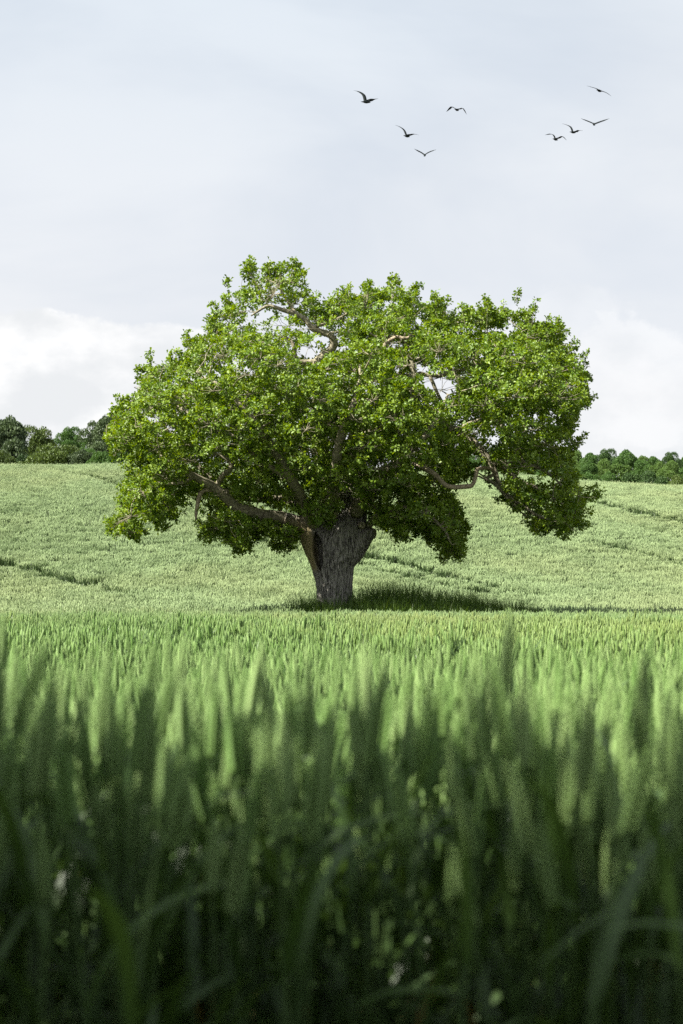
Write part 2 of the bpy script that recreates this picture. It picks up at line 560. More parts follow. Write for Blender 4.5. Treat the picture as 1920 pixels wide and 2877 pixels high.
a = wm.attributes.new('rot', 'FLOAT_VECTOR', 'POINT'); a.data.foreach_set('vector', np.concatenate(rot).astype(np.float32).ravel())
a = wm.attributes.new('scl', 'FLOAT_VECTOR', 'POINT'); a.data.foreach_set('vector', np.concatenate(scl).astype(np.float32).ravel())
wheat = link('wheat_field', wm)
tag(wheat, 'dense green wheat field from the blurred foreground to the hill crest', 'wheat', kind='stuff')
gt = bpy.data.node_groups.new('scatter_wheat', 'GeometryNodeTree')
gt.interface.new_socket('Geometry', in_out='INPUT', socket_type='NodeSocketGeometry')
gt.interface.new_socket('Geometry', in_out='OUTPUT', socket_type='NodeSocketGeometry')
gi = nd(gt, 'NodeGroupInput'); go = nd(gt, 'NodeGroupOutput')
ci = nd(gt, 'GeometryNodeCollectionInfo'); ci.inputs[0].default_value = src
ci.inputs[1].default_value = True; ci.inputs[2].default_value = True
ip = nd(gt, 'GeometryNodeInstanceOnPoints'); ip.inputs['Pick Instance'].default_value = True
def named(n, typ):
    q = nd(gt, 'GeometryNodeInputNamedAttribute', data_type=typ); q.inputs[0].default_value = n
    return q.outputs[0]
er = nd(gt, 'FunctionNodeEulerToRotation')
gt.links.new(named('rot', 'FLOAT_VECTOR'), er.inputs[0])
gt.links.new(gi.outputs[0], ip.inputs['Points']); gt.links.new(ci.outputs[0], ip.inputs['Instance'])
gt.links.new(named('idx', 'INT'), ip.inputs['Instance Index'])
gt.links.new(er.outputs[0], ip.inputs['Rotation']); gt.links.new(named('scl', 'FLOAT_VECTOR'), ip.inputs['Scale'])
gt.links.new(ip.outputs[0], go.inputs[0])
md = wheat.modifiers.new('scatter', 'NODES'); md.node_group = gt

# ------------------------------------------------------------------ tall grass round the oak
def grass_patch():
    mb = MB(); g = random.Random(5)
    k = 0
    while k < 11500:
        x, y = g.uniform(-2.3, 7.4), g.uniform(TY - 2.9, TY + 1.8)
        e = ((x - 2.5) / 4.8) ** 2 + ((y - TY + .5) / 2.2) ** 2
        if e > 1 + g.uniform(-.25, .12):
            continue
        k += 1
        lump = .5 + .5 * mnoise.noise((x * 1.1, y * 1.3, 4.0))
        hx = np.interp(x, (-2.3, -.9, 0.2, 1.5, 3.5, 5.0, 7.2), (.62, .80, .82, .98, .90, .80, .62))
        h = (1.5 if y > TY - .6 else 1.22) * hx * (.72 + .45 * lump) * g.uniform(.75, 1.08)
        V, T = strip((x, y, float(H(x, y))), g.uniform(0, 6.283), h * 1.12, g.uniform(.012, .026), g.uniform(1.3, 1.57), g.uniform(.15, .9) * (2.2 if g.random() < .12 else 1), 5, g.uniform(-1, 1))
        mb.add(V, T, 0, g.random())
    o = link('tall_grass', mb.mesh('tall_grass', [M_GRASS]))
    tag(o, 'patch of tall dark green grass around the foot of the oak', 'grass', kind='stuff')
grass_patch()

# ------------------------------------------------------------------ the oak
TX = (941 - 960) / F * TY
MPP = TY / F
oak = empty('oak_tree', (TX, TY, float(H(TX, TY))))
tag(oak, 'big old oak with broad green crown standing alone in the wheat', 'tree')
OAKO = np.array(oak.location)

def TP(px, py, dy=0.0):
    return P(px, py, TY + dy)

def oak_trunk():
    mb = MB()
    def seg(pts, k=28, depth=1.0):
        q = catmull([(*TP(px, py, dy), r * MPP) for px, py, dy, r in pts], .08)
        V, T = tube(q[:, :3], q[:, 3], k)
        mb.add(V, T)
    seg([(941, 1815, 0, 74), (941, 1760, 0, 58), (941, 1700, 0, 52), (941, 1650, 0, 51.5), (939, 1604, 0, 57), (938, 1572, 0, 65), (944, 1535, 0, 68), (962, 1500, 0, 60), (986, 1470, .1, 45), (996, 1435, .2, 37), (990, 1390, .3, 34), (984, 1350, .4, 31), (980, 1300, .5, 28)])
    seg([(930, 1610, 0, 48), (912, 1570, -.05, 44), (893, 1530, -.1, 43), (876, 1500, -.1, 38), (858, 1478, -.15, 29), (832, 1466, -.25, 20), (800, 1455, -.4, 17)])
    seg([(925, 1560, 0, 50), (905, 1500, .1, 48), (886, 1465, .25, 36), (862, 1435, .4, 27), (832, 1416, .6, 22)])
    seg([(960, 1560, 0, 50), (990, 1530, 0, 47), (1016, 1508, -.05, 36), (1036, 1494, -.1, 24), (1044, 1488, -.1, 17)])
    seg([(930, 1520, .1, 46), (926, 1470, .35, 36), (922, 1430, .5, 26), (915, 1390, .7, 24)])
    for k, (bx, by) in enumerate(((870, 1765), (905, 1775), (985, 1772), (1015, 1768))):
        seg([(940, 1680, 0, 34), (0.5 * (bx + 940), 1735, -.25, 26), (bx, by, -.45 + .1 * k, 20), (bx + (bx - 940) * .5, by + 30, -.6, 12)], 14)
    me = mb.mesh('trunk', [M_BARK])
    tmp = bpy.data.objects.new('tmp_trunk', me); COL.objects.link(tmp)
    m = tmp.modifiers.new('r', 'REMESH'); m.mode = 'VOXEL'; m.voxel_size = .024
    m = tmp.modifiers.new('s', 'SMOOTH'); m.factor = .5; m.iterations = 9
    dg = bpy.context.evaluated_depsgraph_get()
    me2 = bpy.data.meshes.new_from_object(tmp.evaluated_get(dg))
    bpy.data.objects.remove(tmp)
    n = len(me2.vertices)
    V = np.empty(n * 3, np.float32); me2.vertices.foreach_get('co', V); V = V.reshape(-1, 3).astype(float)
    N = np.empty(n * 3, np.float32); me2.vertices.foreach_get('normal', N); N = N.reshape(-1, 3).astype(float)
    px = 960 + F * V[:, 0] / V[:, 1]; py = HOR - F * (V[:, 2] - ZC) / V[:, 1]
    # deeply furrowed bark
    th = np.arctan2(V[:, 1] - TY, V[:, 0] - TX)
    disp = np.empty(n); rid = np.empty(n)
    for i in range(n):
        x, y, z = V[i]
        wx = mnoise.noise((x * 2.2, y * 2.2, z * 1.3)) * .12
        a = mnoise.noise(((x + wx) * 11, (y + wx) * 11, z * 1.7))
        b = mnoise.noise((x * 23 + 5, y * 23, z * 3.4))
        rid[i] = 1 - min(1, abs(a) * 3.4)
        disp[i] = -.062 * rid[i] ** 1.4 + .010 * b + .03 * mnoise.noise((x * 1.9, y * 1.9, z * 1.4 + 9))
    # the hollow: a teardrop that sinks into the wood, and the bare lip left of it
    cxl = np.interp(py, (1498, 1520, 1550, 1580, 1606), (886, 891, 893, 897, 900))
    hw = np.interp(py, (1494, 1512, 1535, 1560, 1585, 1607), (0, 9, 13, 12, 8, 0))
    front = (N[:, 1] < .25) & (V[:, 1] < TY + .15)
    q = np.where(hw > .5, np.abs(px - cxl) / np.maximum(hw, .5), 9)
    hole = np.clip(1.25 - q, 0, .55) / .55 * front
    hole = hole * hole * (3 - 2 * hole)
    lip = np.exp(-((q - 1.45) / .3) ** 2) * front * (hw > .5)
    lipside = (px < cxl)
    bare = np.clip(np.interp(px - np.interp(py, (1470, 1500, 1550, 1600), (870, 880, 886, 893)), (-6, 6), (1, 0)), 0, 1) * front
    bare *= np.interp(py, (1440, 1475, 1500, 1595, 1612), (0, .8, 1, 1, 0))
    disp = np.where(bare > .3, disp * .35, disp) * (1 - hole) + .035 * lip
    V += N * disp[:, None]
    V[:, 1] += hole * (.62 + .07 * np.array([mnoise.noise((a * 9, 0, c * 9)) for a, c in zip(V[:, 0], V[:, 2])]))
    V[:, 0] += hole * .05
    me2.vertices.foreach_set('co', (V - OAKO).astype(np.float32).ravel())
    at = me2.attributes.new('bare', 'FLOAT', 'POINT'); at.data.foreach_set('value', (bare * .9).astype(np.float32))
    me2.polygons.foreach_set('use_smooth', np.ones(len(me2.polygons), bool))
    me2.update()
    o = link('trunk', me2, oak)
    tag(o, 'furrowed grey trunk with a dark hollow and bare wood lip')
    # sawn knots on the right shoulder
    for (kx, ky, dy, r, ax) in ((1054, 1500, -.1, 13, (.9, -.35, -.1)), (1019, 1475, -.5, 9, (.25, -.95, .1))):
        b = MB(); c = TP(kx, ky, dy); ax = np.array(ax)
        fr = np.array((-.14, -.03, .0, .012, .004)); rr = np.array((1.25, 1.12, 1.0, .72, .25)) * r * MPP
        V2, T2 = tube(c + ax * fr[:, None], rr, 18)
        b.add(V2 - OAKO, T2)
        link('knot', b.mesh('knot', [M_LIMB], True), o)
oak_trunk()

# main limbs: (px, py, depth offset, radius px)
LIMBS = {
    'left_low': [(850, 1476, -.2, 24), (805, 1458, -.4, 18), (762, 1450, -.8, 16), (715, 1440, -1.3, 15.5), (670, 1425, -1.8, 15), (640, 1402, -2.2, 14), (615, 1380, -2.5, 13), (583, 1356, -2.8, 12), (546, 1338, -3.1, 10), (510, 1319, -3.4, 8), (470, 1290, -3.4, 6), (430, 1262, -3.2, 4), (390, 1240, -3.0, 2.5)],
    'left_low_curl': [(618, 1378, -2.5, 8), (611, 1365, -2.6, 7.5), (626, 1340, -2.8, 7.5), (646, 1322, -2.9, 7), (650, 1300, -3.0, 7), (636, 1287, -3.0, 6), (612, 1276, -3.0, 4), (598, 1272, -3.0, 2.5)],
    'left_low_end': [(546, 1338, -3.1, 7), (523, 1352, -3.3, 5), (495, 1360, -3.5, 4.5), (464, 1362, -3.6, 4), (445, 1357, -3.7, 3.5), (420, 1372, -3.6, 3), (380, 1405, -3.4, 2.2)],
    'left_back': [(862, 1435, .4, 25), (835, 1414, .7, 20), (785, 1402, 1.1, 17), (735, 1398, 1.6, 15), (690, 1396, 2.0, 12), (640, 1375, 2.3, 10), (580, 1330, 2.5, 9), (520, 1270, 2.4, 7), (460, 1190, 2.0, 5), (430, 1120, 1.6, 3)],
    'front_left': [(880, 1470, -.3, 22), (850, 1410, -1.2, 17), (815, 1340, -2.2, 14), (770, 1265, -3.0, 12), (720, 1190, -3.5, 10), (670, 1130, -3.6, 7), (610, 1080, -3.3, 5), (550, 1050, -2.8, 3)],
    'centre_up': [(920, 1420, .5, 25), (912, 1360, .6, 22), (905, 1280, .5, 20), (900, 1190, .4, 18), (893, 1100, .3, 16), (888, 1040, .2, 15), (897, 1014, .1, 13.5), (925, 988, 0, 12.5), (941, 966, -.1, 11.5), (930, 942, -.2, 10.5), (903, 932, -.2, 9.5), (877, 921, -.3, 9), (858, 899, -.3, 8), (835, 884, -.3, 7.5), (808, 876, -.4, 6.5), (776, 863, -.4, 5), (748, 861, -.4, 4), (722, 876, -.5, 3), (705, 886, -.5, 2)],
    'top_left': [(835, 884, -.3, 5), (810, 850, -.2, 4), (790, 815, 0, 3.2), (775, 785, .1, 2)],
    'top_inner': [(897, 1014, .1, 8), (863, 1016, .2, 6.5), (833, 1009, .2, 6), (826, 977, .2, 5.5), (812, 954, .2, 4.5), (780, 946, .3, 3.2), (740, 950, .3, 2)],
    'top_fork': [(877, 921, -.3, 5), (898, 913, -.3, 4.5), (925, 908, -.4, 4), (960, 890, -.4, 3), (1000, 860, -.3, 2)],
    'right_up': [(985, 1340, .4, 27), (1000, 1290, .4, 24), (1030, 1240, .3, 21), (1075, 1190, .1, 19), (1120, 1155, -.1, 17), (1160, 1108, -.2, 12), (1163, 1060, -.2, 9.5), (1158, 1013, -.2, 8), (1150, 980, -.2, 6), (1130, 952, -.3, 5), (1095, 946, -.3, 4), (1060, 945, -.3, 3), (1030, 930, -.2, 2)],
    'right_fork': [(1163, 1058, -.2, 6), (1180, 1048, -.3, 5.5), (1208, 1054, -.4, 5.5), (1240, 1056, -.4, 5), (1266, 1044, -.4, 4.5), (1300, 1040, -.4, 4), (1350, 1020, -.3, 3.5), (1400, 990, -.2, 3), (1440, 960, 0, 2)],
    'right_fork_low': [(1208, 1054, -.4, 5), (1216, 1075, -.4, 5), (1226, 1100, -.4, 4.5), (1245, 1130, -.3, 3.5)],
    'right_top': [(1158, 1013, -.2, 5), (1190, 1000, -.2, 4), (1220, 970, -.2, 3.5), (1250, 930, 0, 2.5)],
    'right_big': [(1075, 1190, .1, 20), (1130, 1178, .5, 17), (1190, 1180, .8, 15), (1235, 1190, .8, 13.5), (1275, 1208, .7, 12), (1310, 1228, .6, 11.5), (1345, 1255, .4, 11), (1375, 1295, .3, 9.5), (1392, 1330, .2, 8.5), (1406, 1362, .1, 7.5), (1430, 1396, 0, 6.5), (1464, 1419, -.1, 5.5), (1500, 1441, -.2, 4.5), (1545, 1462, -.3, 3.5), (1590, 1475, -.3, 2)],
    'right_far': [(1275, 1208, .7, 9), (1330, 1190, .5, 8), (1390, 1170, .3, 7.5), (1450, 1150, .1, 7), (1510, 1130, 0, 5.5), (1570, 1110, 0, 4), (1630, 1100, 0, 2)],
    'right_droop': [(1375, 1295, .3, 6), (1415, 1314, .2, 6), (1446, 1342, .1, 5.5), (1491, 1361, 0, 4.5), (1540, 1390, -.1, 3.5), (1590, 1420, -.2, 2)],
    'right_span': [(1390, 1170, .3, 7), (1430, 1225, -.6, 6), (1455, 1267, -.9, 5.5), (1473, 1298, -1.0, 5), (1527, 1320, -1.1, 4), (1571, 1356, -1.1, 3), (1600, 1390, -1.0, 2)],
    'right_loop': [(1392, 1330, .2, 5), (1376, 1340, -.1, 5), (1368, 1348, -.2, 5), (1388, 1358, -.3, 4.5), (1415, 1388, -.3, 3.8), (1440, 1420, -.3, 3), (1480, 1450, -.3, 2)],
    'front_right': [(1000, 1440, -.2, 22), (1040, 1380, -1.2, 17), (1085, 1325, -2.2, 14), (1140, 1280, -2.9, 11), (1190, 1230, -3.2, 8), (1230, 1170, -3.0, 5), (1260, 1110, -2.5, 3)],
    'front_mid': [(930, 1450, -.4, 20), (935, 1380, -1.6, 16), (945, 1300, -2.8, 13), (960, 1220, -3.6, 11), (990, 1140, -3.9, 8), (1010, 1070, -3.6, 5), (1010, 1010, -3.0, 3)],
    'right_low': [(1025, 1490, 0, 13), (1060, 1452, -.5, 10), (1110, 1430, -.9, 8), (1160, 1430, -1.2, 6.5), (1210, 1450, -1.4, 5), (1250, 1490, -1.5, 3.5), (1270, 1530, -1.5, 2)],
    'back_mid': [(930, 1400, .9, 20), (960, 1320, 2.2, 15), (990, 1230, 3.2, 12), (1050, 1150, 3.8, 9), (1120, 1060, 3.8, 6), (1200, 960, 3.0, 4)],
    'back_left': [(915, 1390, .9, 18), (860, 1320, 2.0, 14), (800, 1240, 3.0, 11), (720, 1150, 3.5, 8), (640, 1060, 3.2, 5), (600, 980, 2.4, 3)],
    'left_mid': [(815, 1340, -2.2, 9), (740, 1300, -2.6, 8), (660, 1230, -2.8, 7), (570, 1180, -2.6, 6), (490, 1140, -2.0, 4.5), (420, 1110, -1.3, 3)],
}
DEAD = {
    'pale': [(1130, 1300, -2.0, 8), (1165, 1306, -2.2, 7.5), (1201, 1320, -2.4, 7), (1223, 1334, -2.4, 7), (1254, 1364, -2.2, 7), (1286, 1368, -2.0, 6.5), (1324, 1362, -1.7, 6.5), (1337, 1343, -1.5, 6), (1342, 1321, -1.3, 6), (1357, 1315, -1.0, 5), (1380, 1320, -.6, 4.5), (1394, 1330, -.1, 4)],
    'snag': [(640, 1384, -2.3, 9), (605, 1378, -2.5, 7), (572, 1378, -2.7, 6), (560, 1392, -2.8, 6.5), (557, 1420, -2.8, 6), (552, 1445, -2.8, 4), (550, 1463, -2.8, 1.2)],
    'stub': [(1067, 1000, -1.2, 7), (1085, 965, -1.2, 6), (1112, 946, -1.2, 5.5), (1132, 951, -1.3, 5), (1148, 948, -1.3, 4), (1157, 934, -1.3, 2)],
}
for _d in (LIMBS, DEAD):        # keep the low left boughs inside the foliage
    for _k in _d:
        if _k.startswith('left_low') or _k == 'snag':
            _d[_k] = [(a_, b_, c_ * .55, r_) for a_, b_, c_, r_ in _d[_k]]
nodes, nrad = [], []
def make_limb(key, pts, mat, keep=True):
    q = catmull([(*TP(px, py, dy), r * MPP) for px, py, dy, r in pts], .16)
    jit = np.array([[mnoise.noise((p[0] * 2.1 + k * 7, p[1] * 2.1, p[2] * 2.1)) for k in range(3)] for p in q]) * .045
    jit[:2] *= .2
    q[:, :3] += jit
    rr = q[:, 3] * (1 + .16 * np.array([mnoise.noise((p[0] * 3.3, p[1] * 3.3, p[2] * 3.3 + 3)) for p in q]))
    if keep:
        nodes.append(q[2:, :3]); nrad.append(rr[2:])
    mb = MB(); V, T = tube(q[:, :3] - OAKO, rr, 12); mb.add(V, T)
    return link('limb', mb.mesh('limb', [mat], True), oak)
for k, v in LIMBS.items():
    make_limb(k, v, M_LIMB)
for k, v in DEAD.items():
    o = make_limb(k, v, M_WOOD, keep=(k == 'stub'))
    tag(o, {'pale': 'pale bare dead bough bent between green clumps', 'snag': 'dead broken snag hanging from the low bough', 'stub': 'pale bare stub in the upper crown'}[k])

OUT = np.array([(698, 744), (712, 768), (735, 772), (770, 768), (805, 770), (835, 746), (850, 775), (846, 805), (880, 828), (892, 850), (906, 868), (920, 885), (926, 865),
    (935, 838), (950, 818), (980, 828), (1016, 806), (1060, 815), (1102, 812), (1135, 806), (1163, 806), (1180, 838), (1215, 855), (1243, 862), (1255, 885), (1285, 885),
    (1322, 868), (1345, 874), (1372, 864), (1395, 880), (1422, 866), (1450, 885), (1478, 880), (1515, 905), (1540, 912), (1565, 925), (1588, 938), (1585, 958), (1598, 985),
    (1632, 1000), (1636, 1030), (1655, 1060), (1650, 1090), (1656, 1110), (1670, 1128), (1640, 1134), (1628, 1145), (1638, 1170), (1620, 1190), (1612, 1215), (1605, 1228), (1628, 1258),
    (1606, 1266), (1598, 1290), (1608, 1320), (1625, 1360), (1645, 1385), (1643, 1420), (1625, 1450), (1622, 1478), (1606, 1508), (1580, 1495), (1545, 1488), (1515, 1480), (1492, 1488),
    (1500, 1455), (1470, 1436), (1432, 1430), (1440, 1405), (1408, 1375), (1395, 1345), (1370, 1310), (1335, 1280), (1312, 1275), (1308, 1300), (1318, 1340), (1270, 1362), (1262, 1392),
    (1280, 1425), (1300, 1450), (1300, 1470), (1318, 1494), (1290, 1515), (1310, 1540), (1300, 1560), (1265, 1558), (1245, 1570), (1238, 1530), (1215, 1520), (1200, 1500), (1170, 1498),
    (1120, 1500), (1080, 1490), (1060, 1475), (1045, 1440), (1000, 1425), (962, 1438), (945, 1476), (905, 1486), (875, 1478), (850, 1450), (790, 1420), (740, 1410), (700, 1400), (730, 1440), (770, 1465),
    (800, 1475), (850, 1490), (838, 1525), (815, 1550), (800, 1530), (775, 1545), (760, 1515), (730, 1495), (705, 1505), (690, 1530), (662, 1552), (640, 1530), (622, 1510), (600, 1508), (578, 1515),
    (572, 1480), (585, 1440), (600, 1415), (575, 1395), (550, 1385), (525, 1390), (512, 1420), (500, 1440), (475, 1470), (468, 1490), (450, 1470), (420, 1478), (395, 1500), (368, 1515), (345, 1490),
    (320, 1472), (300, 1458), (330, 1435), (352, 1410), (350, 1375), (375, 1345), (385, 1320), (420, 1305), (410, 1292), (360, 1290), (315, 1285), (300, 1255), (300, 1225), (310, 1190), (326, 1165),
    (345, 1140), (368, 1112), (390, 1085), (398, 1060), (405, 1032), (440, 1018), (470, 1022), (508, 1008), (518, 985), (528, 966), (555, 950), (570, 930), (598, 905), (602, 880), (630, 860), (632, 822), (660, 815), (690, 805), (694, 775)], float)
HOLES = np.array([(1232, 1084, 58, 24), (1190, 1040, 20, 14), (1272, 1214, 22, 12), (872, 990, 34, 22), (900, 958, 26, 14), (795, 915, 36, 11), (735, 935, 22, 9), (955, 985, 24, 12), (700, 1042, 26, 8),
                  (432, 1178, 18, 12), (470, 1200, 14, 9), (1105, 970, 26, 11), (1120, 1040, 22, 10), (1360, 1000, 20, 10), (1330, 1290, 22, 16), (1610, 1090, 14, 10), (1390, 1235, 20, 10), (1500, 1170, 16, 9), (1012, 1462, 26, 30),
                  (640, 1195, 16, 9), (1470, 1340, 22, 12), (1430, 1300, 18, 12), (1530, 1350, 16, 10), (560, 1310, 16, 10), (700, 1300, 16, 8), (985, 1225, 10, 16), (1180, 1330, 20, 9), (840, 925, 24, 9), (760, 880, 20, 8)], float)

def seg_dist(p, A, B):
    d = B - A
    t = np.clip(((p[:, None] - A[None]) * d[None]).sum(-1) / ((d * d).sum(-1)[None] + 1e-9), 0, 1)
    return np.sqrt(((p[:, None] - (A[None] + t[..., None] * d[None])) ** 2).sum(-1)).min(1)

def signed(p):
    """distance inside the crown outline seen along the trunk's plane, photograph pixels"""
    A, B = OUT, np.roll(OUT, -1, 0)
    ins = np.zeros(len(p), bool)
    for (x1, y1), (x2, y2) in zip(A, B):
        if y1 == y2:
            continue
        c = ((y1 > p[:, 1]) != (y2 > p[:, 1])) & (p[:, 0] < (x2 - x1) * (p[:, 1] - y1) / (y2 - y1) + x1)
        ins ^= c
    d = np.concatenate([seg_dist(p[i:i + 4000], A, B) for i in range(0, len(p), 4000)])
    return np.where(ins, d, -d)

def proj(V):
    return np.stack((960 + F * V[:, 0] / V[:, 1], HOR - F * (V[:, 2] - ZC) / V[:, 1]), 1)

SHOW = [('left_low', 14, 0, 8), ('left_low_curl', 12, 0, 9), ('snag', 10, 0, 9), ('pale', 13, 1, 12), ('right_big', 11, 5, 14), ('centre_up', 13, 6, 19), ('top_inner', 7, 1, 5), ('right_up', 10, 5, 11), ('right_fork', 9, 0, 6),
        ('right_fork_low', 8, 0, 4), ('stub', 10, 1, 6), ('right_loop', 8, 0, 5), ('right_droop', 7, 0, 3), ('right_span', 7, 2, 5), ('left_low_end', 6, 1, 4), ('left_back', 10, 1, 4)]
showseg = []
for k, w, i0, i1 in SHOW:
    pl = (LIMBS.get(k) or DEAD.get(k))[i0:i1]
    for a_, b_ in zip(pl[:-1], pl[1:]):
        showseg.append((a_[0], a_[1], b_[0], b_[1], w, 0.5 * (a_[2] + b_[2])))
showseg += [(1002, 1490, 998, 1450, 34, .3), (998, 1450, 992, 1408, 28, .3)]
showseg = np.array(showseg)

def keep_leaf(V, margin):
    p = proj(V)
    nzv = np.array([mnoise.noise((a * .018, b * .018, 2.5)) + .6 * mnoise.noise((a * .05, b * .05, 7.5)) for a, b in p])
    ok = signed(p) > margin + nzv * 15
    for (cx, cy, rx, ry) in HOLES:
        wob = 1 + .55 * nzv
        ok &= (((p[:, 0] - cx) / rx) ** 2 + ((p[:, 1] - cy) / ry) ** 2) > wob
    for (x1, y1, x2, y2, w, dy) in showseg:
        d = seg_dist(p, np.array([(x1, y1)]), np.array([(x2, y2)]))
        ok &= ~((d < w * (1 + .7 * nzv)) & (V[:, 1] < TY + dy + .25))
    return ok

def oak_crown():
    # clump centres: spread through the crown, denser towards its shell
    C, Rr = [], []
    cand = np.column_stack((rng.uniform(295, 1672, 30000), rng.uniform(744, 1570, 30000)))
    sd = signed(cand)
    cand, sd = cand[sd > 8], sd[sd > 8]
    SPARSE = ((850, 960, 130, 60, .35), (1180, 1050, 130, 55, .3), (1000, 985, 160, 35, .4), (780, 880, 110, 50, .6), (1290, 1210, 60, 40, .4), (1350, 1250, 60, 50, .4), (1450, 1330, 110, 60, .5), (1000, 1440, 70, 50, .3), (560, 1330, 70, 40, .4))
    for (px, py), e in zip(cand, sd):
        if any(((px - a) / c) ** 2 + ((py - b) / d) ** 2 < 1 and random.random() > k for a, b, c, d, k in SPARSE):
            continue
        q = min(1.0, e / 300.0)
        D = 0.5 + 4.4 * math.sqrt(max(0, 1 - (1 - q) ** 2)) * np.interp(py, (744, 900, 1250, 1420, 1560), (.75, .95, 1.0, .8, .6))
        s = random.random()
        dy = D * (1 - .55 * s * s * s) * (-1 if random.random() < .62 else 1) if random.random() < .72 else random.uniform(-D, D)
        # the upper lobes sit behind the big front dome
        dy += 2.4 * np.interp(py - .12 * abs(px - 950), (880, 1030), (1, 0)) if dy < 0 else 0
        r = min(random.uniform(.42, .86), .22 + e * MPP * .85)
        Y = TY + dy
        c = P(px + 0, py, TY) * (Y / TY) if False else np.array(((px - 960) / F * TY * (1 + .55 * dy / TY), Y, ZC + (HOR - py) / F * TY * (1 + .55 * dy / TY)))
        if e > 30 and mnoise.noise((c[0] * .62, c[1] * .62 + 3, c[2] * .8)) < -.20:
            continue
        if C:
            dd = np.sqrt(((np.array(C) - c) ** 2).sum(1))
            if (dd < .68 * (np.array(Rr) + r)).any():
                continue
        C.append(c); Rr.append(r)
        if len(C) >= 760:
            break
    C = np.array(C); Rr = np.array(Rr)
    # secondary boughs reach each clump from the nearest wood
    N = np.concatenate(nodes); NR = np.concatenate(nrad)
    dmin = np.array([np.sqrt(((N - c) ** 2).sum(1)).min() for c in C])
    order = np.argsort(dmin)
    tw = MB(); ends = {}
    for i in order:
        c = C[i]
        d = np.sqrt(((N - c) ** 2).sum(1))
        cost = d + .5 * np.maximum(0, N[:, 2] - c[2]) + np.where(NR < .03, .2, 0)
        j = int(np.argmin(cost)); a = N[j]; L = d[j]
        m = max(3, int(L / .22))
        f = np.linspace(0, 1, m + 1)[:, None]
        bend = rng.normal(0, .10 * L, 3) + np.array((0, 0, .12 * L))
        q = a + (c - a) * f + bend * np.sin(f * math.pi) + np.array([[mnoise.noise((p_ * 4 + k * 3, i * .7, k)) for k in range(3)] for p_ in np.linspace(0, L, m + 1)]) * .12 * f
        r0 = min(NR[j] * .72, .016 + .017 * L); rr = np.linspace(r0, .010, m + 1)
        V, T = tube(q - OAKO, rr, 5, False); tw.add(V, T)
        N = np.vstack((N, q[1:])); NR = np.concatenate((NR, rr[1:]))
    # tufts on each clump
    TC, TN, TL = [], [], []
    for i, (c, r) in enumerate(zip(C, Rr)):
        n = int((13 + 58 * r * r) * np.interp(proj(c[None])[0][1] + .35 * (proj(c[None])[0][0] - 880), (860, 1010), (.5, 1.0)))
        v = rng.normal(0, 1, (n * 2, 3)); v /= np.linalg.norm(v, axis=1)[:, None]
        v = v[(v[:, 2] > -.2) | (rng.random(len(v)) < .2)][:n]
        rad = r * (1.04 - .42 * rng.random(len(v)) ** 2.2)
        pos = c + v * rad[:, None] * np.array((1.12, 1.12, .74))
        TC.append(pos); nn = v + np.array((0, 0, .45)) + rng.normal(0, .3, v.shape)
        TN.append(nn / np.linalg.norm(nn, axis=1)[:, None]); TL.append(np.full(len(v), i))
    TC = np.concatenate(TC); TN = np.concatenate(TN); TL = np.concatenate(TL)
    ok = keep_leaf(TC, 5)
    TC, TN, TL = [TC[ok]], [TN[ok]], [TL[ok]]
    # sprigs that stick out of the outline
    A2, B2 = OUT, np.roll(OUT, -1, 0)
    seglen = np.linalg.norm(B2 - A2, axis=1)
    for q in range(430):
        g = rng.choice(len(OUT), p=seglen / seglen.sum()); t = rng.random()
        e = A2[g] * (1 - t) + B2[g] * t
        tn = (B2[g] - A2[g]) / (seglen[g] + 1e-6); out = np.array((tn[1], -tn[0]))
        out = out * rng.uniform(.5, 1.0) + np.array((rng.normal(0, .5), -rng.random() * .7))
        out /= np.linalg.norm(out)
        L = rng.uniform(2, 13) + (9 if rng.random() < .12 else 0)
        if signed((e + out * (L + 12))[None])[0] > 0:
            continue
        m = int(3 + L / 4); s = np.linspace(-16, L, m)
        e2 = e[None] + out[None] * s[:, None] + rng.normal(0, 3.2, (m, 2))
        dy = rng.normal(0, .9)
        pos = np.stack(((e2[:, 0] - 960) / F * TY, TY + dy + rng.normal(0, .06, m), ZC + (HOR - e2[:, 1]) / F * TY), 1)
        li = np.full(m, np.argmin(((C - pos[0]) ** 2).sum(1)))
        V, T = tube(pos[[0, m // 2, m - 1]] - OAKO, (.011, .008, .004), 4, False); tw.add(V, T)
        nn = rng.normal(0, .5, (m, 3)) + np.array((out[0] * .7, -.15, -out[1] * .5 + .4))
        TC.append(pos); TN.append(nn / np.linalg.norm(nn, axis=1)[:, None]); TL.append(li)
    TC = np.concatenate(TC); TN = np.concatenate(TN); TL = np.concatenate(TL)
    ok = keep_leaf(TC, -60)
    TC, TN, TL = TC[ok], TN[ok], TL[ok]
    # twigs from clump centre to a share of its tufts
    for i in np.nonzero(rng.random(len(TC)) < .34)[0]:
        a, b = C[TL[i]], TC[i]
        if np.linalg.norm(b - a) > 1.3:
            continue
        mid = (a + b) / 2 + rng.normal(0, .06, 3)
        V, T = tube(np.array((a, mid, b)) - OAKO, (.009, .007, .004), 3, False); tw.add(V, T)
    o = link('twigs', tw.mesh('twigs', [M_LIMB], True), oak); o['kind'] = 'stuff'
    # leaves: folded kites wider towards the tip, in rosettes
    k = 15; n = len(TC)
    cen = np.repeat(TC, k, 0); nor = np.repeat(TN, k, 0); lab = np.repeat(TL, k)
    m = len(cen)
    rv = rng.normal(0, 1, (m, 3)); tan = rv - nor * (rv * nor).sum(1)[:, None]; tan /= np.linalg.norm(tan, axis=1)[:, None]
    el = rng.uniform(-.35, 1.0, m)
    d = tan * np.cos(el)[:, None] + nor * np.sin(el)[:, None]
    base = cen + d * rng.uniform(.0, .05, m)[:, None] + rng.normal(0, .035, (m, 3))
